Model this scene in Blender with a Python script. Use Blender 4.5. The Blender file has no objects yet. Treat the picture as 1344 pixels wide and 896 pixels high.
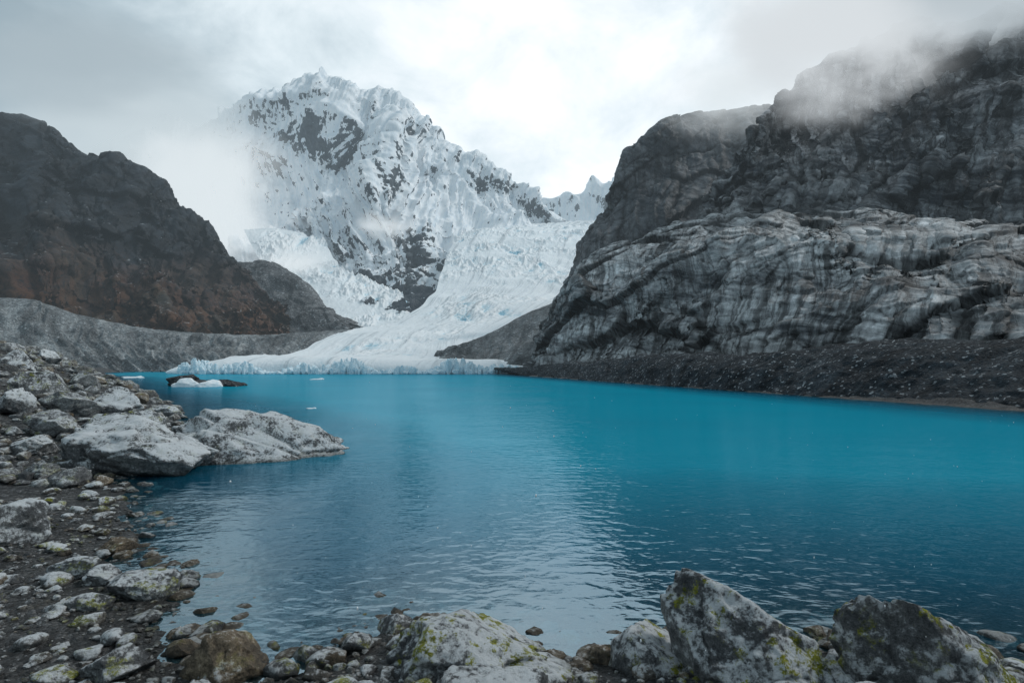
import bpy, bmesh, math, numpy as np, time
T0=time.time()
rng=np.random.default_rng(7)
scene=bpy.context.scene
scene.view_settings.view_transform='Standard'; scene.view_settings.look='None'; scene.view_settings.exposure=0
EYE=4.0
# ---------------------------------------------------------------- image pixels to world points
def S(a,b,d):
    """point unprojected from image pixels: column a, row b, chosen depth d along y -> world x,y,z (metres)"""
    return ((a-672)/750*d, d, EYE+(480-b)/750*d)
def rows(*rs): return [[S(*p) for p in r] for r in rs]
# ---------------------------------------------------------------- numpy noise
_perm=np.random.default_rng(3).permutation(256); _perm=np.concatenate([_perm,_perm,_perm])
_g=np.random.default_rng(4).normal(size=(256,3)); _g/=np.linalg.norm(_g,axis=1)[:,None]; _g=_g.astype(np.float32)
_u=np.random.default_rng(6).random((256,3)).astype(np.float32)
def perlin(p):
    p=np.asarray(p,dtype=np.float32); i=np.floor(p).astype(np.int64); f=p-i; i&=255
    w=f*f*f*(f*(f*6-15)+10); out=0
    for dx in (0,1):
        for dy in (0,1):
            for dz in (0,1):
                h=_perm[_perm[_perm[i[...,0]+dx]+i[...,1]+dy]+i[...,2]+dz]
                g=_g[h]
                d=g[...,0]*(f[...,0]-dx)+g[...,1]*(f[...,1]-dy)+g[...,2]*(f[...,2]-dz)
                ww=(w[...,0] if dx else 1-w[...,0])*(w[...,1] if dy else 1-w[...,1])*(w[...,2] if dz else 1-w[...,2])
                out=out+d*ww
    return out*1.5
def fbm(p,o=5,gain=.5):
    r=0;a=1;p=np.asarray(p,dtype=np.float32)
    for k in range(o):
        r=r+a*perlin(p+17.3*k); a*=gain; p=p*2.03
    return r
def ridged(p,o=5,gain=.5):
    r=0;a=1;p=np.asarray(p,dtype=np.float32);w=1
    for k in range(o):
        n=(1-np.abs(perlin(p+11.7*k)))**2
        r=r+a*n*w; w=np.clip(n*1.3,0,1); a*=gain; p=p*2.07
    return r
def rc(p,o=5,gain=.5):
    r=ridged(p,o,gain); return r-r.mean()
def facets(p):
    """jointed rock: every cell is a tilted plane. returns height, distance to nearest joint"""
    p=np.asarray(p,dtype=np.float32); i0=np.floor(p).astype(np.int64); fr=p-i0
    f1=np.full(p.shape[:-1],9.,np.float32); f2=f1.copy(); hh=np.zeros_like(f1)
    for dx in (-1,0,1):
        for dy in (-1,0,1):
            for dz in (-1,0,1):
                h=_perm[_perm[_perm[(i0[...,0]+dx)&255]+((i0[...,1]+dy)&255)]+((i0[...,2]+dz)&255)]
                v=fr-np.array([dx,dy,dz],np.float32)-_u[h]
                d=np.sqrt((v*v).sum(-1)); ht=(v*_g[h]).sum(-1)*.9+(_u[(h+7)%256][...,0]-.5)*.5
                n=d<f1; f2=np.where(n,f1,np.minimum(f2,d)); hh=np.where(n,ht,hh); f1=np.where(n,d,f1)
    return hh,f2-f1
def sm(a,b,x):
    t=np.clip((x-a)/(b-a),0,1); return t*t*(3-2*t)
# ---------------------------------------------------------------- mesh builders
def mesh_obj(name,co,faces,mat,smooth=True,attrs=None,loc=None):
    me=bpy.data.meshes.new(name); n=len(co); nf=len(faces); k=faces.shape[1]
    me.vertices.add(n); me.vertices.foreach_set('co',np.asarray(co,dtype=np.float32).ravel())
    me.loops.add(nf*k); me.loops.foreach_set('vertex_index',faces.astype(np.int32).ravel())
    me.polygons.add(nf); me.polygons.foreach_set('loop_start',(np.arange(nf)*k).astype(np.int32))
    me.polygons.foreach_set('use_smooth',np.full(nf,smooth,dtype=bool))
    me.update(calc_edges=True); me.validate()
    if attrs:
        for a,v in attrs.items():
            v=np.asarray(v,dtype=np.float32)
            if v.ndim==1:
                me.attributes.new(a,'FLOAT','POINT').data.foreach_set('value',v)
            else:
                me.attributes.new(a,'FLOAT_VECTOR','POINT').data.foreach_set('vector',v.ravel())
    me.materials.append(mat)
    ob=bpy.data.objects.new(name,me); scene.collection.objects.link(ob)
    if loc is not None: ob.location=loc
    return ob
def gridfaces(nv,nu):
    a=np.arange(nv*nu).reshape(nv,nu)
    return np.stack([a[:-1,:-1],a[:-1,1:],a[1:,1:],a[1:,:-1]],-1).reshape(-1,4)
def catmull(C,t):
    n=len(C); i=np.clip(np.floor(t).astype(int),0,n-2); f=(t-i)
    f=f.reshape(f.shape+(1,)*(C.ndim-1))
    p0=C[np.clip(i-1,0,n-1)];p1=C[i];p2=C[i+1];p3=C[np.clip(i+2,0,n-1)]
    m1=(p2-p0)*.5; m2=(p3-p1)*.5
    return (2*f**3-3*f**2+1)*p1+(f**3-2*f**2+f)*m1+(-2*f**3+3*f**2)*p2+(f**3-f**2)*m2
def resample(row,nu):
    P=np.array(row,float); d=np.r_[0,np.cumsum(np.linalg.norm(np.diff(P[:,[0,2]],axis=0),axis=1))]
    t=np.interp(np.linspace(0,d[-1],nu),d,np.arange(len(P)))
    return catmull(P,t)
def gnorm(P):
    a=np.gradient(P,axis=1); b=np.gradient(P,axis=0)
    n=np.cross(a,b); n/=np.linalg.norm(n,axis=-1)[...,None]+1e-9
    return n
def loft(name,R,nu,nv,mat,disp):
    C=np.array([resample(r,nu) for r in R])
    d=np.r_[0,np.cumsum(np.linalg.norm(np.diff(C,axis=0),axis=2).mean(1))]
    t=np.interp(np.linspace(0,d[-1],nv),d,np.arange(len(R)))
    P=catmull(C,t)
    du=np.linalg.norm(np.diff(P,axis=1),axis=2).mean(); dv=d[-1]/nv
    U,V=np.meshgrid(np.arange(nu)*du,np.arange(nv)*dv)
    N=gnorm(P)
    if np.mean(N[...,1]*1.0-N[...,2])>0: N=-N
    F=gridfaces(nv,nu)
    P,h,m=disp(P,N,U,V,t[:,None]*np.ones((1,nu)))
    ob=mesh_obj(name,P.reshape(-1,3),F,mat,True,{'flow':np.stack([U,V,h],-1).reshape(-1,3),'mask':m.ravel()})
    print(name,round(time.time()-T0,1)); return ob
def back(row,dy,dz):
    return [(x*(1+dy/y),y+dy,z-dz) for x,y,z in row]
# ---------------------------------------------------------------- node helper
class M:
    def __init__(s,name):
        s.m=bpy.data.materials.new(name); s.m.use_nodes=True; s.t=s.m.node_tree
        s.t.nodes.clear(); s.out=s.n('ShaderNodeOutputMaterial')
    def n(s,typ,ins=None,**kw):
        x=s.t.nodes.new(typ)
        for k,v in kw.items(): setattr(x,k,v)
        if ins:
            for k,v in ins.items():
                if isinstance(v,bpy.types.NodeSocket): s.t.links.new(v,x.inputs[k])
                else: x.inputs[k].default_value=v
        return x
    def math(s,op,a,b=0.0,c=0.0,clamp=False):
        x=s.n('ShaderNodeMath',{0:a,1:b,2:c},operation=op); x.use_clamp=clamp; return x.outputs[0]
    def noise(s,vec,scale,detail=5,rough=.55,dist=0):
        return s.n('ShaderNodeTexNoise',{'Vector':vec,'Scale':scale,'Detail':detail,'Roughness':rough,'Distortion':dist}).outputs['Fac']
    def vscale(s,vec,sc):
        return s.n('ShaderNodeVectorMath',{0:vec,1:sc},operation='MULTIPLY').outputs[0]
    def ramp(s,fac,stops):
        x=s.n('ShaderNodeValToRGB',{0:fac}); e=x.color_ramp.elements
        while len(e)<len(stops): e.new(.5)
        for el,(p,c) in zip(e,stops):
            el.position=p; el.color=(c if len(c)==4 else (*c,1)) if not isinstance(c,float) else (c,c,c,1)
        return x.outputs[0]
    def mr(s,v,a,b,c=0.,d=1.):
        return s.n('ShaderNodeMapRange',{'Value':v,'From Min':a,'From Max':b,'To Min':c,'To Max':d}).outputs[0]
    def mix(s,f,a,b,mode='MIX'):
        x=s.n('ShaderNodeMix',data_type='RGBA',blend_type=mode)
        for i,v in ((0,f),(6,a),(7,b)):
            if isinstance(v,bpy.types.NodeSocket): s.t.links.new(v,x.inputs[i])
            else: x.inputs[i].default_value=v if i==0 else (*v,1)
        return x.outputs[2]
    def attr(s,nm): return s.n('ShaderNodeAttribute',attribute_name=nm)
    def pos(s): return s.n('ShaderNodeNewGeometry').outputs['Position']
    def nz(s): return s.n('ShaderNodeSeparateXYZ',{0:s.n('ShaderNodeNewGeometry').outputs['Normal']}).outputs[2]
    def bump(s,h,st,dist,nrm=None):
        d={'Height':h,'Strength':st,'Distance':dist}
        if nrm is not None: d['Normal']=nrm
        return s.n('ShaderNodeBump',d).outputs[0]
    def surf(s,col,rough=.85,nrm=None,spec=.3,**k):
        d={'Base Color':col if isinstance(col,bpy.types.NodeSocket) else (*col,1),'Roughness':rough,'Specular IOR Level':spec}
        if nrm is not None: d['Normal']=nrm
        d.update(k)
        b=s.n('ShaderNodeBsdfPrincipled',d); s.t.links.new(b.outputs[0],s.out.inputs[0]); return s.m
# ---------------------------------------------------------------- materials
def mat_snow_mountain(name,sc):
    m=M(name); p=m.pos(); fl=m.attr('flow').outputs['Vector']; mask=m.attr('mask').outputs['Fac']
    n2=m.noise(p,.07*sc,8,.7); st=m.noise(m.vscale(fl,(.09*sc,.02*sc,0)),1,6,.65)
    rock=m.ramp(n2,[(.3,(.025,.035,.05)),(.55,(.075,.09,.105)),(.75,(.17,.175,.18))])
    snow=m.ramp(st,[(.3,(.66,.75,.82)),(.55,(.93,.95,.97))])
    x=m.math('ADD',mask,m.mr(n2,.3,.7,-.34,.34)); x=m.math('ADD',x,m.mr(st,.3,.7,-.34,.34))
    f=m.mr(x,.48,.55)
    h=m.math('ADD',n2,m.math('MULTIPLY',st,1.1))
    return m.surf(m.mix(f,snow,rock),.8,m.bump(h,.75,3.5/sc),.2)
def mat_cliff(name,dark,light,sc,streak,snow,veg=None,tilt=.5,lo=.40,hi=.60,fine=.75,jd=.9,hl=1.5):
    m=M(name); p=m.pos(); fl=m.attr('flow').outputs['Vector']; mask=m.attr('mask').outputs['Fac']
    joint=m.n('ShaderNodeSeparateXYZ',{0:fl}).outputs[2]
    n1=m.noise(p,.022*sc,7,.62); n2=m.noise(p,.3*sc,9,.72,.4); n4=m.noise(p,.008*sc,4,.5)
    wob=m.n('ShaderNodeTexNoise',{'Vector':p,'Scale':.02*sc,'Detail':5.,'Roughness':.6}).outputs['Color']
    flw=m.n('ShaderNodeVectorMath',{0:fl,1:m.vscale(wob,(26/sc,20/sc,0))},operation='ADD').outputs[0]
    st=m.noise(m.vscale(flw,(.20*sc,.016*sc,0)),1,9,.74)
    tl=m.n('ShaderNodeVectorRotate',{'Vector':p,'Angle':tilt},rotation_type='Y_AXIS').outputs[0]
    lay=m.noise(m.vscale(tl,(.012*sc,.016*sc,.13*sc)),1,9,.68,1.2)
    mixv=m.math('ADD',m.math('MULTIPLY',n1,.4),m.math('MULTIPLY',lay,.6))
    c=m.ramp(mixv,[(lo,dark),((lo+hi)/2,tuple((a*.5+b*.5) for a,b in zip(dark,light))),(hi,light)])
    gate=m.mr(n4,.40,.58,1.,.5)
    c=m.mix(m.math('MULTIPLY',gate,streak),c,m.mix(1,c,m.ramp(st,[(.40,.08),(.46,.35),(.505,1.),(.62,hl)]),'MULTIPLY'))
    c=m.mix(jd,c,m.mix(1,c,m.ramp(joint,[(0,.18),(.05,.7),(.13,1.)]),'MULTIPLY'))
    c=m.mix(fine,c,m.mix(1,c,m.ramp(n2,[(.32,.30),(.5,1.),(.68,1.5)]),'MULTIPLY'))
    if veg:
        z=m.n('ShaderNodeSeparateXYZ',{0:p}).outputs[2]
        vf=m.math('MULTIPLY',m.mr(m.math('ADD',z,m.mr(n1,.3,.7,70,-70)),veg[1],veg[2],1,0),m.mr(n2,.34,.50,0,1))
        vf=m.math('MULTIPLY',vf,m.mr(st,.38,.52,.3,1))
        c=m.mix(vf,c,m.mix(m.mr(n1,.4,.6),veg[0],(.06,.045,.028)))
    if snow>0:
        x=m.math('ADD',m.nz(),m.mr(n2,.3,.7,-.35,.35))
        c=m.mix(m.mr(x,1.12-snow,1.3-snow,0,.6),c,(.6,.64,.67))
    h=m.math('ADD',m.math('ADD',n2,m.math('MULTIPLY',lay,1.2)),m.math('MULTIPLY',st,.5))
    return m.surf(c,.7,m.bump(h,.9,2.0/sc*fine),.35)
def mat_scree(name,dark,light,sc,snow=.2):
    m=M(name); p=m.pos(); fl=m.attr('flow').outputs['Vector']
    v=m.n('ShaderNodeTexVoronoi',{'Vector':p,'Scale':1.6*sc,'Randomness':1.0}); n=m.noise(p,.10*sc,10,.74)
    st=m.noise(m.vscale(fl,(.16*sc,.02*sc,0)),1,7,.62)
    c=m.ramp(n,[(.36,dark),(.64,light)])
    c=m.mix(.75,c,m.mix(1,c,m.ramp(st,[(.38,.4),(.5,.9),(.6,1.35)]),'MULTIPLY'))
    cell=m.n('ShaderNodeSeparateColor',{0:v.outputs['Color']}).outputs[0]
    c=m.mix(.7,c,m.mix(1,c,m.ramp(cell,[(0,.5),(.6,1.),(1,1.6)]),'MULTIPLY'))
    sp=m.math('MULTIPLY',m.mr(cell,.97-snow*.1,.99-snow*.05),m.mr(n,.4,.55))
    c=m.mix(m.math('MULTIPLY',sp,.7),c,(.5,.53,.55))
    h=m.math('ADD',m.math('MULTIPLY',v.outputs['Distance'],-.6),m.math('MULTIPLY',n,2.))
    return m.surf(c,.9,m.bump(h,1,.8/sc),.2)
def mat_ice(name,sc,dirt=.3):
    m=M(name); p=m.pos(); a=m.attr('flow').outputs['Vector']; h=m.n('ShaderNodeSeparateXYZ',{0:a}).outputs[2]
    n=m.noise(p,.06*sc,8,.7); n2=m.noise(p,.4*sc,6,.7)
    x=m.math('ADD',h,m.mr(n2,.3,.7,-.2,.2))
    c=m.ramp(x,[(.0,(.18,.45,.60)),(.22,(.50,.71,.80)),(.42,(.86,.92,.95)),(1,(.94,.96,.97))])
    st=m.noise(m.vscale(a,(.10*sc,.004*sc,0)),1,6,.7)
    c=m.mix(m.mr(st,.53,.64,0,dirt),c,(.40,.45,.48))
    h2=m.math('ADD',m.math('ADD',n,n2),m.math('MULTIPLY',st,1.5 if dirt>.2 else 0.))
    return m.surf(c,.55,m.bump(h2,.7,1.5/sc),.4)
def mat_rock(name,lich=1.,warm=0.,frost=0.,fmax=.85):
    m=M(name); tc=m.n('ShaderNodeTexCoord').outputs['Object']; p=m.pos(); t=m.attr('tint').outputs['Fac']
    n=m.noise(tc,1.3,10,.7,.3); n2=m.noise(tc,11,9,.75); n3=m.noise(tc,55,4,.7)
    c=m.ramp(n,[(.33,(.05,.055,.06)),(.47,(.15,.155,.16)),(.58,(.28,.29,.29)),(.72,(.42,.43,.43))])
    c=m.mix(.85,c,m.mix(1,c,m.ramp(n2,[(.35,.25),(.5,.95),(.65,1.55)]),'MULTIPLY'))
    c=m.mix(.6,c,m.mix(1,c,m.ramp(n3,[(.35,.4),(.6,1.3)]),'MULTIPLY'))
    c=m.mix(t,c,m.mix(1,c,(1.15,.85,.55),'MULTIPLY')) if warm==0 else m.mix(warm,c,m.mix(1,c,(1.2,.85,.5),'MULTIPLY'))
    nz=m.nz()
    fr=m.math('ADD',m.math('MULTIPLY',nz,.55),m.mr(n2,.3,.7,-.45,.45)); fr=m.math('ADD',fr,m.mr(n,.3,.7,-.55,.55)); fr=m.math('ADD',fr,frost)
    c=m.mix(m.mr(fr,.22,.55,0,fmax),c,(.68,.71,.73))
    ln=m.noise(tc,2.3,8,.78); lf=m.math('MULTIPLY',m.mr(ln,.54,.60),m.mr(nz,-.1,.5)); lf=m.math('MULTIPLY',lf,m.mr(n3,.30,.5))
    lf=m.math('MULTIPLY',lf,lich,clamp=True)
    c=m.mix(lf,c,m.mix(m.mr(n2,.4,.6),(.07,.085,.012),(.32,.32,.015)))
    z=m.n('ShaderNodeSeparateXYZ',{0:p}).outputs[2]
    wet=m.mr(m.math('ADD',z,m.mr(n2,.3,.7,-.08,.08)),.02,.22,1,0)
    c=m.mix(m.math('MULTIPLY',wet,.85),c,m.mix(1,c,(.25,.25,.23),'MULTIPLY'))
    h=m.math('ADD',m.math('MULTIPLY',n,1.),m.math('ADD',m.math('MULTIPLY',n2,.4),m.math('MULTIPLY',n3,.08)))
    return m.surf(c,m.mr(wet,0,1,.85,.35),m.bump(h,1,.15),.35)
def mat_ground():
    m=M('gravel_ground'); p=m.pos()
    v=m.n('ShaderNodeTexVoronoi',{'Vector':p,'Scale':9.,'Randomness':1.}); v2=m.n('ShaderNodeTexVoronoi',{'Vector':p,'Scale':26.,'Randomness':1.})
    n=m.noise(p,.7,9,.7); n2=m.noise(p,12,6,.7)
    c1=m.n('ShaderNodeSeparateColor',{0:v.outputs['Color']}).outputs[0]; c2=m.n('ShaderNodeSeparateColor',{0:v2.outputs['Color']}).outputs[1]
    c=m.ramp(n,[(.35,(.035,.037,.04)),(.6,(.09,.09,.09)),(.75,(.13,.115,.085))])
    c=m.mix(1,c,m.ramp(c1,[(0,.5),(.7,1.),(.95,1.9)]),'MULTIPLY'); c=m.mix(1,c,m.ramp(c2,[(0,.5),(.6,1.),(1,1.8)]),'MULTIPLY')
    z=m.n('ShaderNodeSeparateXYZ',{0:p}).outputs[2]
    wet=m.mr(m.math('ADD',z,m.mr(n2,.3,.7,-.06,.06)),.02,.25,1,0)
    c=m.mix(m.math('MULTIPLY',wet,.75),c,m.mix(1,c,(.32,.3,.27),'MULTIPLY'))
    h=m.math('SUBTRACT',m.math('MULTIPLY',n2,.8),m.math('ADD',v.outputs['Distance'],m.math('MULTIPLY',v2.outputs['Distance'],.4)))
    return m.surf(c,m.mr(wet,0,1,.9,.4),m.bump(h,1,.09),.3)
def mat_water():
    m=M('glacial_water'); p=m.pos(); d=m.attr('depth').outputs['Fac']
    a=m.noise(m.vscale(p,(1.9,2.8,1)),1,2,.5,.3); b=m.noise(m.vscale(p,(.3,.5,1)),1,2,.5); c=m.noise(m.vscale(p,(7,11,1)),1,2,.5)
    patch=m.noise(m.vscale(p,(.04,.07,1)),1,3,.5)
    h=m.math('ADD',m.math('MULTIPLY',a,m.mr(patch,.38,.62,.6,1.3)),m.math('ADD',m.math('MULTIPLY',b,1.2),m.math('MULTIPLY',c,.09)))
    nrm=m.bump(h,1,.030)
    deep=m.mr(d,.5,5.0)
    col=m.mix(deep,(.004,.080,.14),(.002,.32,.45))
    col=m.mix(m.mr(patch,.3,.7,0,.35),col,(.003,.20,.32))
    dif=m.n('ShaderNodeBsdfDiffuse',{'Color':col}).outputs[0]
    tr=m.n('ShaderNodeBsdfTransparent',{'Color':(.40,.75,.85,1)}).outputs[0]
    e=m.math('POWER',2.718,m.math('MULTIPLY',d,-1.8)); e=m.math('MINIMUM',e,1.)
    body=m.n('ShaderNodeMixShader',{0:e,1:dif,2:tr}).outputs[0]
    fr=m.n('ShaderNodeFresnel',{'IOR':1.33,'Normal':nrm}).outputs[0]; fr=m.math('MINIMUM',m.math('MULTIPLY',fr,1.15),.32)
    gl=m.n('ShaderNodeBsdfGlossy',{'Color':(.70,.89,1,1),'Roughness':.075,'Normal':nrm}).outputs[0]
    o=m.n('ShaderNodeMixShader',{0:fr,1:body,2:gl}).outputs[0]
    m.t.links.new(o,m.out.inputs[0]); return m.m
# ---------------------------------------------------------------- lake outline + ground
LAKE=np.array([(-3.2,7.4),(-2.3,7.9),(-1.7,8.9),(-.6,8.6),(.9,7.5),(2.3,8.2),(3.6,7.8),(5.1,8.2),(6.9,7.6),(12,6.5),(30,4),(54,10),(45,50),(34.6,98),(22,155),(5.5,231),(5,300),(0,420),
 (-200,420),(-260,380),(-200,260),(-139,200),(-67,100),(-34,56),(-20,34),(-16.2,25),(-15.3,21.2),(-12.7,18.6),(-11.2,16.5),(-9.4,14.3),(-8.5,12.1),(-6.6,10.6),(-5.7,9.6),(-5.0,8.2),(-4.3,7.6)])
def sdist(x,y):
    shp=x.shape; x=x.ravel(); y=y.ravel(); dm=np.full(x.shape,1e18); ins=np.zeros(x.shape,bool); n=len(LAKE)
    for i in range(n):
        ax,ay=LAKE[i]; bx,by=LAKE[(i+1)%n]; ex,ey=bx-ax,by-ay
        t=np.clip(((x-ax)*ex+(y-ay)*ey)/(ex*ex+ey*ey),0,1)
        dm=np.minimum(dm,(x-ax-t*ex)**2+(y-ay-t*ey)**2)
        c=((ay>y)!=(by>y)); 
        if ey!=0: ins^=c&(x<ex*(y-ay)/ey+ax)
    d=np.sqrt(dm); return np.where(ins,-d,d).reshape(shp)
def ground_h(x,y,detail=True):
    d=sdist(x,y)
    p=np.stack([x,y,np.zeros_like(x)],-1)
    d=d+ .5*fbm(p*.5,3)*np.clip(np.abs(y)/15,.6,2.5)
    left=(x<-4)
    s=np.where(left,.10+.36*sm(14,55,y),.22)
    cap=np.where(left&(y<170)&(y>12),13.,np.where(y<14,9.,6.))
    di=np.minimum(np.maximum(d,0),cap)
    land=s*di+.02*np.maximum(d-cap,0).clip(0,100)
    under=-.16*np.maximum(-d,0)-.012*np.maximum(-d,0)**2
    h=np.where(d>0,land,np.maximum(under,-9))
    if detail:
        amp=np.clip(.03+.02*np.abs(y)/8,0,.6)
        h=h+amp*fbm(p*1.3,5)*np.where(d>-3,1,.3)+ .10*np.clip(y/20,0,4)*fbm(p*.25+5,4)*sm(0,3,d)
    return h
NA=1000
rad=np.r_[np.linspace(.05,3,10),np.geomspace(3.1,5200,430)]
ang=np.linspace(-math.pi,math.pi,NA)
Rg,Ag=np.meshgrid(rad,ang,indexing='ij'); GX=Rg*np.sin(Ag); GY=Rg*np.cos(Ag)
GH=ground_h(GX,GY)
mesh_obj('ground',np.stack([GX,GY,GH],-1).reshape(-1,3),gridfaces(len(rad),NA)[:,::-1],mat_ground())
rr=slice(6,None,2); wx=GX[rr,::2]; wy=GY[rr,::2]; dep=-ground_h(wx,wy,False)
mesh_obj('lake_water',np.stack([wx,wy,np.zeros_like(wx)],-1).reshape(-1,3),gridfaces(*wx.shape)[:,::-1],mat_water(),True,{'depth':dep.ravel()})
print('ground',time.time()-T0)
# ---------------------------------------------------------------- displacement recipes
def gnormf(P,N0):
    n=gnorm(P); s=np.sign((n*N0).sum(-1)); s[s==0]=1; return n*s[...,None]
def d_snow(P,N,U,V,t):
    env=sm(0,.6,t)*(1-.8*np.exp(-((t-4)/.35)**2))
    r=rc(P/330,5,.42)
    q=P+N*(r*75*env)[...,None]
    fl=rc(np.stack([U/46+.5*perlin(P/160),V/560,U*0],-1),4,.5)
    amt=np.clip(perlin(P/230+3)+.7,.25,1.1)
    q=q+gnormf(q,N)*(fl*22*amt*sm(.5,1.6,t)*(1-.6*np.exp(-((t-4)/.15)**2)))[...,None]
    n1=gnormf(q,N)
    sx=P[...,0]/P[...,1]*750+672; sy=480-(P[...,2]-EYE)/P[...,1]*750
    blobs=[(415,185,34,18,.5),(445,208,22,16,.5),(375,180,16,12,.25),(545,165,34,12,.6),(500,150,14,9,.35),(515,378,72,44,1.1),(475,345,40,22,.75),(545,330,34,22,.7),(640,247,44,11,.45),(330,190,28,8,.25),(508,245,16,30,.45),(555,300,24,22,.5),(390,285,22,10,.25),(345,250,16,12,.2),(290,165,24,7,.25),(590,335,20,16,.55),(560,410,34,20,.9),(430,118,24,5,.3),(480,130,14,6,.3),(600,212,20,8,.4),(690,275,24,6,.3),(580,190,14,8,.3),(360,320,30,8,.25)]
    b=0
    for x,y,w,h,a in blobs: b=b+a*np.exp(-((sx-x)/w)**2-((sy-y)/h)**2)
    nb=fbm(q/50,4)
    fa,_=facets(q/30)
    q=q+n1*((2.5+7*np.clip(b,0,1))*fbm(q/38,5,.52)+fa*9*np.clip(b,0.06,1))[...,None]
    n2=gnormf(q,N)
    m=.05+b*(.70+1.1*nb)-.6*(n2[...,2]-.5)+.10*fbm(q/90,4)
    return q,np.clip(r+.5,0,1),np.clip(m,0,1)
def d_peak(P,N,U,V,t):
    q=P+N*(50*rc(P/200,5,.42))[...,None]
    n2=gnormf(q,N); return q,U*0+.5,np.clip(.05-.5*(n2[...,2]-.5)+.2*fbm(q/60,4),0,1)
def rotm(a):
    c,s=math.cos(a),math.sin(a); return np.array([[c,0,s],[0,1,0],[-s,0,c]])
def d_rock(L,A,ribs=None,fac=None,fine=.06,last=3,gain=.42,rid=.5):
    def f(P,N,U,V,t):
        e=1-.86*np.exp(-((t-last)/.30)**2); e2=1-.5*np.exp(-((t-last)/.25)**2)
        r=rc(P/L,5,gain)*rid+fbm(P/(L*1.1)+9,4,.4)*(1-rid)
        q=P+N*(r*A*e)[...,None]
        if ribs:
            Lr,Ar,st=ribs
            fl=rc(np.stack([U/Lr+.6*fbm(P/(Lr*3),2),V/(Lr*st),U*0],-1),4,.48)
            q=q+gnormf(q,N)*(fl*Ar*e)[...,None]
        jt=U*0+1
        if fac:
            size,amp,tilt,flat=fac[:4]; sec=fac[4] if len(fac)>4 else 1.
            q0=q.copy()
            for k,(s_,a_) in enumerate(((1.,1.),(.36,.36*sec),(.14,.15*sec))):
                w=q0+np.stack([fbm(q0/(size*s_*1.5)+j*9+k,2) for j in range(3)],-1)*size*s_*.35
                x=(w@rotm(tilt+.25*k))/(size*s_*np.array([1.5,1.5,flat])); h,j=facets(x+k*31)
                q=q+gnormf(q,N)*((h-np.exp(-(j/.05)**2)*.12)*amp*a_*e2)[...,None]
                if k<2: jt=np.minimum(jt,j*(1 if k==0 else 1.3/sec))
        q=q+gnormf(q,N)*(A*fine*fbm(q/(L*.12),5,.5)*e2)[...,None]
        return q,jt,U*0
    return f
def d_glacier(P,N,U,V,t,k=1.):
    b=fbm(P/110,3); s=np.clip(P[...,1]/500,.5,1.8)*k
    rough=np.clip(fbm(P/70+4,3)*1.4+.45,.1,1.1)
    n=rc(P*np.array([1,.45,.45])/17,4,.55)
    d=n*2.1*s*rough+b*6
    q=P+N*d[...,None]
    blk=np.abs(perlin(P/6)); q[...,2]+=blk*1.4*s*rough
    return q,np.clip(.75+n*.9*rough,0,1),U*0
# ---------------------------------------------------------------- far mountains
far=rows([(560,330,2000),(700,330,2000),(800,330,2000),(960,300,2000)],
 [(560,310,2100),(690,300,2100),(730,285,2100),(800,285,2100),(960,250,2100)],
 [(560,300,2200),(670,290,2200),(700,288,2200),(722,272,2200),(740,250,2200),(756,252,2200),(775,246,2200),(800,240,2200),(818,224,2200),(850,205,2200),(960,180,2200)])
far.append(back(far[-1],400,300))
loft('distant_snow_peaks',far,300,160,mat_snow_mountain('far_snow',.6),d_peak)
low=rows([(650,330,1500),(720,325,1500),(800,330,1500)],[(655,300,1600),(680,290,1600),(712,278,1600),(735,288,1600),(760,300,1600),(800,310,1600)])
low.append(back(low[-1],200,150))
loft('snow_ridge',low,240,90,mat_snow_mountain('ridge_snow',1.2),lambda P,N,U,V,t:d_peak(P,N*.4,U,V,t))
main=rows(
 [(40,450,900),(200,440,900),(300,420,900),(400,420,880),(450,405,800),(500,405,760),(550,428,720),(580,405,780),(620,380,900),(700,370,1000),(790,370,1100)],
 [(40,400,1050),(200,370,1050),(300,350,1020),(370,350,1020),(430,348,980),(470,350,930),(520,340,900),(560,345,900),(590,345,960),(630,325,1050),(680,325,1150),(790,345,1250)],
 [(40,350,1200),(200,300,1200),(290,290,1180),(350,285,1200),(410,290,1190),(460,280,1120),(500,262,1060),(540,275,1080),(580,290,1120),(620,292,1200),(660,300,1260),(710,310,1300),(790,335,1350)],
 [(40,290,1350),(200,235,1350),(290,225,1330),(350,215,1360),(400,205,1330),(430,215,1280),(470,215,1340),(510,215,1260),(550,240,1300),(600,255,1340),(650,268,1380),(700,288,1420),(790,325,1450)],
 [(60,215,1500),(130,185,1500),(190,158,1500),(215,150,1500),(250,166,1500),(280,156,1500),(310,140,1500),(345,132,1500),(375,126,1500),(400,112,1500),(430,108,1500),(455,113,1500),(478,123,1500),(505,117,1500),(525,123,1500),(548,150,1500),(578,170,1500),(592,194,1500),(622,214,1500),(645,232,1500),(665,245,1500),(690,265,1500),(706,281,1500),(740,300,1500),(790,320,1500)])
main.append(back(main[-1],400,350))
loft('snow_mountain',main,860,620,mat_snow_mountain('mountain_snow_and_rock',1.),d_snow)
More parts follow.
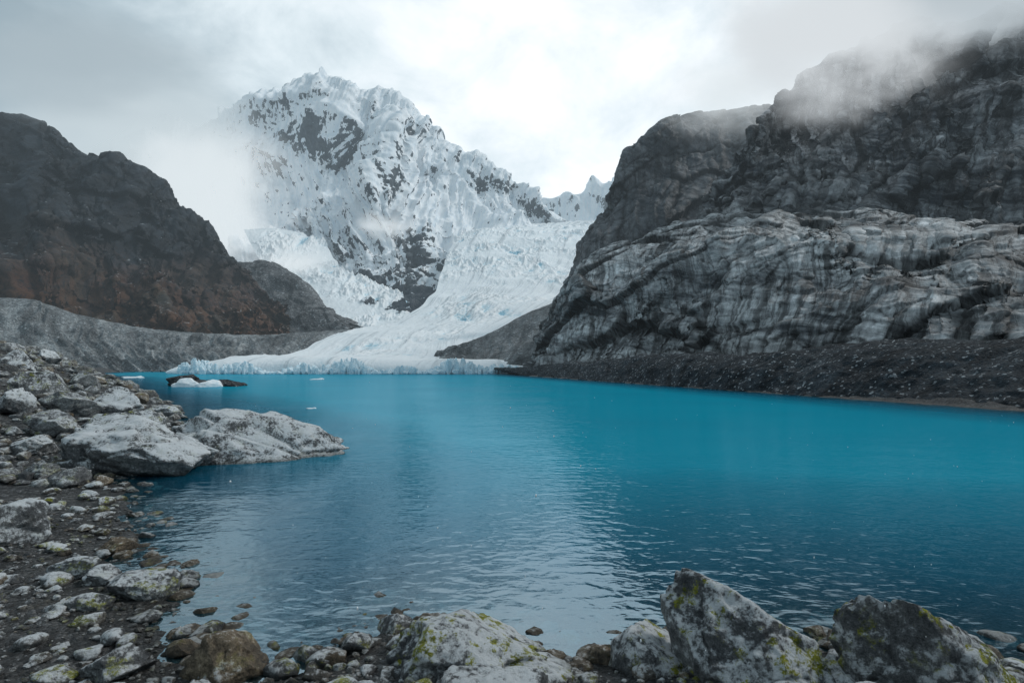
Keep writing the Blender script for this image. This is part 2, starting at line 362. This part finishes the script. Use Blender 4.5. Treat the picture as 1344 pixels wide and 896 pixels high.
# glacier
gl=rows([(225,496,290),(330,496,288),(450,496,286),(560,496,284),(700,496,276)],
 [(225,483,292),(330,478,292),(430,475,291),(560,479,289),(700,484,281)],
 [(330,470,330),(430,464,350),(520,460,350),(610,464,345),(680,472,330)],
 [(440,440,480),(500,436,490),(580,434,490),(660,432,480)],
 [(525,420,580),(560,414,590),(640,407,590),(710,407,580)],
 [(565,390,690),(600,384,700),(680,377,710),(760,380,700)],
 [(580,354,840),(615,348,850),(700,340,870),(800,344,850)],
 [(590,327,980),(625,318,1000),(700,312,1030),(810,314,1000)],
 [(610,308,1130),(650,301,1150),(720,298,1180),(820,300,1150)],
 [(640,300,1400),(700,296,1420),(800,290,1400),(860,290,1400)])
loft('glacier',gl,460,900,mat_ice('glacier_ice',1.,.7),d_glacier)
ic=rows([(450,455,560),(490,452,560),(545,448,580)],[(425,428,660),(485,424,680),(545,424,680)],[(400,402,750),(470,400,760),(540,402,770)],
 [(375,374,830),(440,372,840),(510,376,860)],[(345,347,900),(400,345,910),(450,352,930)],[(320,302,1000),(370,302,1020),(425,315,1030)])
loft('icefall',ic,280,380,mat_ice('icefall_ice',1.,.15),lambda P,N,U,V,t:d_glacier(P,N,U,V,t,1.7))
# left side
m_sp=mat_scree('spur_scree',(.07,.075,.08),(.2,.205,.21),.35,.3)
sp=rows([(250,450,600),(400,450,600),(520,450,580)],[(270,390,690),(380,402,690),(455,430,640)],[(270,335,780),(320,344,780),(350,343,780),(400,370,760),(428,402,740),(442,420,720),(490,436,690)])
sp.append(back(sp[-1],120,60)); loft('moraine_spur',sp,300,180,m_sp,d_rock(70,12,None,(40,6,.3,.7),.06,2))
lm=rows([(-400,380,400),(0,400,430),(100,420,450),(200,437,470),(330,445,500),(395,445,520)],
 [(-400,260,480),(0,325,500),(60,320,500),(120,350,520),(200,365,520),(260,400,540),(320,402,540),(382,436,550)],
 [(-400,150,560),(0,245,570),(80,245,600),(140,290,580),(190,300,610),(240,343,590),(300,380,610),(376,428,600)],
 [(-400,60,650),(-100,132,660),(0,160,670),(40,162,680),(75,178,680),(100,203,680),(150,224,690),(200,257,690),(240,294,690),(275,311,700),(295,339,690),(320,366,680),(345,397,660),(370,423,640)])
lm.append(back(lm[-1],200,200))
loft('dark_mountain',lm,720,460,mat_cliff('dark_mountain_rock',(.005,.009,.015),(.035,.047,.060),.45,.6,.13,((.14,.045,.012),60,140),.7,.42,.62),d_rock(150,36,(38,10,3),(60,8,.7,.6),.04,3))
mo=rows([(-400,500,300),(0,492,330),(150,490,370),(300,488,375),(430,488,390),(530,478,430)],
 [(-400,440,360),(0,440,375),(150,452,405),(300,460,420),(420,458,440),(520,448,480)],
 [(-400,380,410),(0,391,420),(60,399,425),(100,412,440),(200,432,460),(330,440,480),(400,436,500),(480,432,540),(560,430,600)])
mo.append(back(mo[-1],60,20))
loft('lateral_moraine',mo,620,160,mat_scree('moraine_scree',(.11,.12,.128),(.30,.32,.325),.5,.1),d_rock(45,4,(9,2.8,4),None,.06,2))
hr=rows([(540,490,330),(640,492,290),(700,494,250),(790,494,225)],[(565,472,350),(640,462,340),(700,450,330),(790,440,320)],
 [(575,463,360),(610,452,370),(645,436,385),(690,412,400),(738,394,415),(790,375,420)])
hr.append(back(hr[-1],80,20)); loft('moraine_hill',hr,280,130,mat_scree('hill_scree',(.09,.10,.105),(.25,.26,.265),.5,.1),d_rock(50,5,(12,1.5,4),None,.05,2))
# right side
dm=rows([(690,450,420),(760,410,420),(850,390,420),(950,370,420),(1150,350,420)],[(735,395,450),(785,335,450),(850,290,440),(930,270,440),(1150,260,440)],
 [(760,360,480),(798,290,480),(850,235,480),(930,215,480),(1150,220,480)],
 [(770,350,495),(790,312,500),(806,268,505),(815,226,510),(832,200,520),(870,172,530),(920,154,540),(1000,150,550),(1150,155,560)])
dm.append(back(dm[-1],160,120))
loft('dome_cliff',dm,480,420,mat_cliff('dome_rock',(.022,.031,.041),(.16,.17,.18),.6,.75,.12,None,-.6,.40,.58),d_rock(110,12,(30,5,4),(45,7,-.6,.5,.6),.04,3))
um=rows([(885,345,330),(925,310,325),(1000,305,310),(1100,310,300),(1200,310,290),(1344,310,270),(1700,300,240)],
 [(912,305,345),(955,262,345),(1010,240,335),(1100,225,320),(1200,220,310),(1344,215,290),(1700,195,260)],
 [(928,292,365),(985,218,370),(1040,170,370),(1110,140,360),(1200,130,345),(1344,120,325),(1700,90,300)],
 [(940,288,385),(975,230,390),(1015,172,395),(1060,130,400),(1120,88,400),(1190,62,395),(1260,42,390),(1344,15,380),(1450,-40,370),(1700,-120,350)])
um.append(back(um[-1],160,150))
loft('cliff_face',um,760,560,mat_cliff('cliff_rock',(.018,.025,.034),(.33,.34,.35),.8,1.,.10,None,-.55,.43,.61,.7,.9,2.),d_rock(95,16,(24,8,6),(36,6.5,-.55,.45,.5),.04,3))
sl=rows([(680,492,255),(715,488,235),(850,490,190),(1000,490,150),(1100,478,135),(1200,475,120),(1344,470,105),(1700,460,85)],
 [(695,462,262),(725,430,255),(800,405,225),(900,395,190),(1000,385,165),(1100,378,150),(1200,372,138),(1344,368,122),(1700,350,100)],
 [(703,444,275),(735,395,275),(770,362,270),(850,325,250),(930,303,235),(1000,302,215),(1100,308,200),(1200,316,190),(1344,322,175),(1700,320,140)],
 [(706,445,310),(740,390,330),(780,355,330),(860,318,330),(940,298,330),(1000,295,325),(1100,299,320),(1344,300,300),(1700,290,260)])
sl.append(back(sl[-1],40,30))
loft('rock_slabs',sl,1000,520,mat_cliff('slab_rock',(.045,.052,.06),(.55,.56,.565),1.3,1.,.0,None,-.35,.40,.57,.6,.95,1.7),d_rock(60,9,(30,3,5),(30,6.,-.42,.42,.6),.03,9,.4,.3))
mr_=[[(3,262,-1),(6.5,228,-1),(22.8,144,-1),(36.5,85,-1),(42.6,60.6,-1),(45,50,-1),(48.5,36,-1),(56,8,-1)],
 [S(*p) for p in [(650,484,268),(700,481,240),(800,471,165),(960,468,108),(1080,457,90),(1200,451,76),(1344,443,66),(1650,422,52),(2600,390,32)]]]
mr_.append(back(mr_[-1],20,1.5))
loft('dark_moraine',mr_,1000,170,mat_scree('dark_gravel',(.013,.018,.023),(.055,.065,.074),2.2,.5),d_rock(16,1.2,None,None,.25,9))
# ---------------------------------------------------------------- rocks
_ico={}
def ico(sub):
    if sub not in _ico:
        bm=bmesh.new(); bmesh.ops.create_icosphere(bm,subdivisions=sub,radius=1)
        _ico[sub]=(np.array([v.co[:] for v in bm.verts]),np.array([[v.index for v in f.verts] for f in bm.faces])); bm.free()
    v,f=_ico[sub]; return v.copy(),f
def rock_geo(seed,sub,dims,rough=.05,cuts=15,lo=.5,hi=.88,crack=0.):
    r=np.random.default_rng(seed); v,f=ico(sub)
    v*=1+.18*perlin(v*1.1+seed*3.1)[:,None]
    for k in range(cuts):
        n=r.normal(size=3); n/=np.linalg.norm(n); d=r.uniform(lo,hi)
        e=v@n-d; v-=n*np.maximum(e,0)[:,None]*.97
    nn=v/np.linalg.norm(v,axis=1)[:,None]
    if crack:
        h,j=facets(v*1.3+seed); h2,j2=facets(v*3.1+seed*2)
        v+=nn*(crack*(h*.5+h2*.17)-crack*.3*np.exp(-(j/.04)**2))[:,None]
    v+=nn*(rough*fbm(v*2.3+seed,6,.55)+rough*.5*(ridged(v*3.5+seed,3)-1))[:,None]
    ext=(v.max(0)-v.min(0))/2; v=(v-(v.max(0)+v.min(0))/2)/ext
    return v*np.array(dims)*.5,f
def rotz(v,a):
    c,s=math.cos(a),math.sin(a); return v@np.array([[c,s,0],[-s,c,0],[0,0,1]])
M_ROCK=mat_rock('granite',1.); M_PALE=mat_rock('pale_granite',.15,0.,.12); M_BROWN=mat_rock('brown_stone',.3,.8,-.3); M_GREY=mat_rock('grey_stone',.5,0.,-.18,.6); M_LICH=mat_rock('lichen_granite',1.6,0.,.10)
def boulder(x,y,z,dims,seed,rz=0,mat=None,sub=5,name='boulder',shape=None,crack=.14,**k):
    v,f=rock_geo(seed,sub,dims,crack=crack,**k)
    if shape is not None: v=shape(v/np.array(dims)*2)*np.array(dims)*.5
    v=rotz(v,rz)
    return mesh_obj(name,v,f,mat or M_ROCK,True,{'tint':np.zeros(len(v))},(x,y,z))
def wedge(a,b=0.):
    # lowers the rock towards +x (a>0): peaked on one side
    def f(v):
        v=v.copy(); k=(v[:,0]+1)/2; v[:,2]=(v[:,2]+1)*(1-a*k)-1+b*(1-k); return v
    return f
boulder(-11.7,25.2,.45,(9.4,6.0,5.2),21,-.12,M_PALE,6,rough=.06,shape=wedge(.38),crack=.2)
boulder(-14.4,22.4,.4,(5.6,5,3.7),5,.1,M_PALE,6,rough=.06,shape=wedge(.2),crack=.2)
boulder(-.42,7.5,.17,(3.0,2.0,1.75),31,.1,M_LICH,6,shape=wedge(.25))
boulder(-.15,6.25,.2,(1.35,1.0,.8),8,.3,M_PALE,5)
boulder(1.85,7.5,.05,(1.15,1.0,1.0),14,.5,M_LICH,5)
boulder(2.95,7.0,.47,(2.1,1.6,2.25),42,-.1,M_LICH,6,shape=wedge(.42))
boulder(3.75,6.7,.1,(1.6,1.3,1.2),44,.5,M_ROCK,6,shape=wedge(.3))
boulder(4.95,6.8,.42,(2.1,1.5,2.2),57,.1,M_LICH,6,shape=wedge(.30))
boulder(5.8,6.4,.15,(1.5,1.1,1.2),44,.1,M_LICH,6,shape=wedge(.4))
boulder(2.1,6.2,.3,(.8,.6,.5),50,.4,M_PALE,5)
boulder(3.7,5.9,.5,(.7,.6,.4),51,.1,M_PALE,5)
boulder(4.9,5.75,.55,(.9,.6,.4),52,.1,M_PALE,5)
boulder(-3.75,7.5,.15,(1.1,.95,.75),61,.2,M_BROWN,5)
boulder(-6.4,9.9,.12,(1.2,.8,.6),62,.1,M_ROCK,5)
boulder(-6.9,9.3,.1,(.8,.6,.45),63,.3,M_ROCK,5)
boulder(-8.5,12.3,.1,(.8,.5,.4),64,.5,M_BROWN,5)
boulder(-10.9,12.3,.55,(1.6,1.2,1.1),65,0,M_PALE,5)
boulder(-8.1,10.6,.25,(.9,.6,.45),66,.3,M_ROCK,5)
boulder(-7.4,10.4,.2,(.7,.6,.4),67,.8,M_PALE,5)
boulder(-5.0,7.3,.2,(.8,.6,.5),68,.8,M_ROCK,5)
boulder(-2.15,8.1,.05,(.6,.5,.4),69,.8,M_ROCK,4)
boulder(-1.75,8.6,.05,(.6,.6,.4),70,.2,M_ROCK,4)
for i,(a,b,d,w,h) in enumerate([(150,530,36,4.2,2.2),(95,548,32,3.,1.6),(55,525,36,3.2,1.8),(20,548,30,2.6,1.5),(70,575,27,2.6,1.4),(185,538,33,3.,1.5),(25,500,44,3,1.8),(110,512,46,3.5,2),(150,560,29,3.4,1.6),(40,600,23,1.8,.9),(90,640,18.5,1.3,.7),(15,455,50,2.4,1.4),(60,480,55,3,1.6),(55,630,19.5,1.4,.6),(215,530,44,3,1.2)]):
    x,y,z=S(a,b,d); z=float(ground_h(np.array([x]),np.array([y]))[0])
    boulder(x,y,z+h*.22,(w,w*.75,h*1.2),80+i,i*.7,(M_PALE,M_GREY,M_ROCK)[i%3],5)
def scatter(name,n,sampler,size,mat,sub,seed,sink=.15,flat=.6,nvar=10,cuts=12):
    r=np.random.default_rng(seed); V=[];F=[];T=[];off=0
    var=[rock_geo(seed*50+k,sub,(2,2,2),.07,cuts) for k in range(nvar)]
    xy=sampler(r,n); n=len(xy); h=ground_h(xy[:,0],xy[:,1]); s=size(r,n,xy)
    for i in range(n):
        v,f=var[r.integers(nvar)]
        q=r.normal(size=(3,3)); Q,_=np.linalg.qr(q)
        vv=(v@Q)*np.array([1,r.uniform(.6,1),flat*r.uniform(.6,1.2)])*s[i]*.5
        vv=rotz(vv,r.uniform(0,6.28)); vv+=np.array([xy[i,0],xy[i,1],h[i]+s[i]*(flat*.5-sink)*.6])
        V.append(vv);F.append(f+off);T.append(np.full(len(vv),max(0,r.normal(.1,.35))));off+=len(vv)
    return mesh_obj(name,np.concatenate(V),np.concatenate(F),mat,sub>2,{'tint':np.clip(np.concatenate(T),0,1)})
def samp(x0,x1,y0,y1,dmin,dmax):
    def f(r,n):
        out=[]
        while sum(map(len,out))<n:
            y=y0*(y1/y0)**r.random(n*3); x=r.uniform(x0,x1,n*3)
            x=np.where(x<0,x*np.clip(y/y1*1.0,.12,1) if y1>30 else x,x)
            d=sdist(x,y); k=(d>dmin)&(d<dmax)&(np.abs(x)<y*1.15+1); out.append(np.stack([x[k],y[k]],-1))
        return np.concatenate(out)[:n]
    return f
pw=lambda a,b,p:(lambda r,n,xy:a+(b-a)*r.random(n)**p)
scatter('shore_pebbles',5600,samp(-14,8,5.5,16,-1.0,6),pw(.035,.16,2.5),M_GREY,2,11)
scatter('shore_stones',650,samp(-14,8,5.5,20,-1.4,6),pw(.14,.5,2.2),M_ROCK,3,12)
scatter('bank_rubble',2600,samp(-130,-8,18,120,-1,16),lambda r,n,xy:(.18+1.1*r.random(n)**3.5)*np.clip(xy[:,1]/40,.6,2.4),M_GREY,3,13)
scatter('lakebed_stones',900,samp(-9,7,7,13,-4,0),pw(.08,.45,2),M_BROWN,2,15)
def cluster(name,items,mat,sub=4,smooth=True,h=.42):
    V=[];F=[];off=0
    for i,(x,y,z,dims,sd,rz) in enumerate(items):
        v,f=rock_geo(sd,sub,dims,.08); v=rotz(v,rz)+np.array([x,y,z]); V.append(v);F.append(f+off);off+=len(v)
    V=np.concatenate(V)
    return mesh_obj(name,V,np.concatenate(F),mat,smooth,{'tint':np.zeros(len(V)),'flow':np.stack([V[:,0],V[:,1],np.full(len(V),h)],-1),'mask':np.zeros(len(V))})
M_DARK=mat_scree('islet_rock',(.03,.033,.037),(.1,.105,.11),2.,.3)
r=np.random.default_rng(5)
cluster('rock_islet',[(-60+r.uniform(-8,8),113+r.uniform(-1.5,3),.1,(r.uniform(2.5,6),r.uniform(2,4),r.uniform(1.,2.4)),200+i,r.uniform(0,3)) for i in range(16)]+[(-66,114,.5,(6,4,3.6),230,0)],M_DARK)
M_ICE=mat_ice('ice_block',3.,0.)
cluster('iceberg',[(-61.5,109,.2,(6,3,3.),301,0),(-58,109.5,.1,(5,3,2.6),302,1),(-64.5,110,.1,(3,2,1.6),303,2)],M_ICE)
for i,(a,b,w) in enumerate([(172,496,7),(415,498,4),(408,536,.9)]):
    d=3000/(b-480); x=(a-672)/750*d
    cluster('ice_floe',[(x,d,.0,(w,w*.6,w*.16),310+i,.3*i),(x+w*.3,d+.2*w,.0,(w*.5,w*.4,w*.22),330+i,i)],M_ICE,3)
it=[]
for i in range(760):
    u=r.random(); a=236+u*450; d=281-8*u+r.uniform(-3,12); hh=r.uniform(2.,8.)*(.75+.3*math.sin(u*17)+.25*math.sin(u*41)); x=(a-672)/750*d
    it.append((x,d,hh*.34,(r.uniform(.9,3.2),r.uniform(1.5,4),max(hh,1.5)),400+i,r.uniform(0,3)))
cluster('ice_cliff',it,M_ICE,2,False,.32)
# falling snow
V=[];F=[];off=0
v0,f0=ico(1)
for i in range(170):
    y=r.uniform(3,20); x=r.uniform(-.95,.95)*y; z=r.uniform(.1,3.6); s=r.uniform(.003,.007)
    V.append(v0*np.array([s,s,s*r.uniform(1,3)])+np.array([x,y,z]));F.append(f0+off);off+=len(v0)
ms=M('snowflake'); mflake=ms.surf((.9,.92,.94),.6)
mesh_obj('falling_snow',np.concatenate(V),np.concatenate(F),mflake)
print('rocks',time.time()-T0)
# ---------------------------------------------------------------- mist
def mist(a,b,d,rx,rz,tau,seed,depth=None,col=(.76,.82,.85)):
    x,y,z=S(a,b,d); sx=rx*d/750; sz=rz*d/750; sy=depth or sx*.7
    v,f=ico(4); m=M('mist'); tc=m.n('ShaderNodeTexCoord').outputs['Object']
    ln=m.n('ShaderNodeVectorMath',{0:tc},operation='LENGTH').outputs['Value']
    n=m.n('ShaderNodeTexNoise',{'Vector':m.n('ShaderNodeVectorMath',{0:tc,1:(seed,seed*2,0)},operation='ADD').outputs[0],'Scale':1.6,'Detail':4,'Roughness':.6}).outputs['Fac']
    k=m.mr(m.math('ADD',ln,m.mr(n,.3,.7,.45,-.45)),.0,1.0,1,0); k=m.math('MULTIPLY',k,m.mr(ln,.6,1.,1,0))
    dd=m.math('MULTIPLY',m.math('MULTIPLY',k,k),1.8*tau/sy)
    ab=m.n('ShaderNodeVolumeAbsorption',{'Color':(0,0,0,1),'Density':dd}); em=m.n('ShaderNodeEmission',{'Color':(*col,1),'Strength':dd})  # mist glows by its own emission, standing in for scattered sky light
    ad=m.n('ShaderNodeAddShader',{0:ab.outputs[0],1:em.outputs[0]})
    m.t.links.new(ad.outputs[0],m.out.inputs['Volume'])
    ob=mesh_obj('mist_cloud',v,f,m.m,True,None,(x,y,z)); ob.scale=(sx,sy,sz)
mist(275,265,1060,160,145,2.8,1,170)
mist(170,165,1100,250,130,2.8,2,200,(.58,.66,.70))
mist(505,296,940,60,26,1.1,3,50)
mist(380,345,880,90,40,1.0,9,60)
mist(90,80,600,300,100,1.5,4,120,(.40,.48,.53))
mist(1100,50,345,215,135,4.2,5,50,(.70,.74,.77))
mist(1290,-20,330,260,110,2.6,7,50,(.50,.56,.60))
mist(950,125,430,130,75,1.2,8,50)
# haze layer
mh=M('haze')
ab=mh.n('ShaderNodeVolumeAbsorption',{'Color':(0,0,0,1),'Density':.00010}); em=mh.n('ShaderNodeEmission',{'Color':(.60,.76,.86,1),'Strength':.00010})  # constant pale-blue glow put in as airlight; this volume scatters nothing
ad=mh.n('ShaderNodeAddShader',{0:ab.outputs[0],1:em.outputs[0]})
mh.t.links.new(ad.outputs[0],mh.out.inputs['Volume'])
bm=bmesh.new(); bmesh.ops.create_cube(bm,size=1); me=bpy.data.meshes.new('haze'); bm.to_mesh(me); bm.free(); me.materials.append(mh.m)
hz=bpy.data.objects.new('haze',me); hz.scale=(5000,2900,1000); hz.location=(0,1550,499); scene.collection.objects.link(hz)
# ---------------------------------------------------------------- sky, sun
w=bpy.data.worlds.new('World'); scene.world=w; w.use_nodes=True
class W(M):
    def __init__(s): s.t=w.node_tree; s.t.nodes.clear(); s.out=s.n('ShaderNodeOutputWorld')
AZ,EL=70,45
k=W(); tc=k.n('ShaderNodeTexCoord').outputs['Generated']
sky=k.n('ShaderNodeTexSky'); sky.sky_type='NISHITA'; sky.sun_disc=False; sky.sun_elevation=math.radians(EL); sky.sun_rotation=math.radians(AZ)
sx=k.n('ShaderNodeSeparateXYZ',{0:tc}); zz=k.math('ADD',k.math('MAXIMUM',sx.outputs[2],0.),.35)
pv=k.n('ShaderNodeCombineXYZ',{0:k.math('DIVIDE',sx.outputs[0],zz),1:k.math('DIVIDE',sx.outputs[1],zz),2:0.}).outputs[0]
n1=k.noise(pv,1.3,7,.58,.6); n2=k.noise(pv,4.,6,.6,.3)
cl=k.math('ADD',k.math('MULTIPLY',n1,.55),k.math('MULTIPLY',n2,.45))
dt=k.n('ShaderNodeVectorMath',{0:tc,1:tuple(np.array([.10,1,.33])/np.linalg.norm([.10,1,.33]))},operation='DOT_PRODUCT').outputs['Value']
br=k.math('ADD',k.mr(dt,.72,1.,.0,.78),k.mr(cl,.37,.63,-.20,.48))
cc=k.ramp(br,[(0.,(.19,.26,.30)),(.35,(.38,.46,.50)),(.65,(.66,.73,.76)),(1.,(.95,.96,.97))])
c10=k.n('ShaderNodeVectorMath',{0:cc,1:(8.5,8.5,8.5)},operation='MULTIPLY').outputs[0]
mx=k.mix(.93,sky.outputs[0],c10)
bg=k.n('ShaderNodeBackground',{'Color':mx,'Strength':.15}); k.t.links.new(bg.outputs[0],k.out.inputs[0])
L=bpy.data.lights.new('sun','SUN'); L.energy=1.5; L.angle=math.radians(10); L.color=(1,.97,.93)
so=bpy.data.objects.new('sun',L); scene.collection.objects.link(so)
from mathutils import Vector
az=math.radians(AZ); el=math.radians(EL); dv=Vector((math.sin(az)*math.cos(el),math.cos(az)*math.cos(el),math.sin(el)))
so.rotation_euler=dv.to_track_quat('Z','Y').to_euler()
# ---------------------------------------------------------------- camera
cd=bpy.data.cameras.new('camera'); cd.sensor_width=36; cd.lens=36*750/1344; cd.shift_y=32/1344; cd.clip_end=12000; cd.clip_start=.1
co=bpy.data.objects.new('camera',cd); co.location=(0,0,EYE); co.rotation_euler=(math.radians(90),0,0); scene.collection.objects.link(co); scene.camera=co
print('done',time.time()-T0)
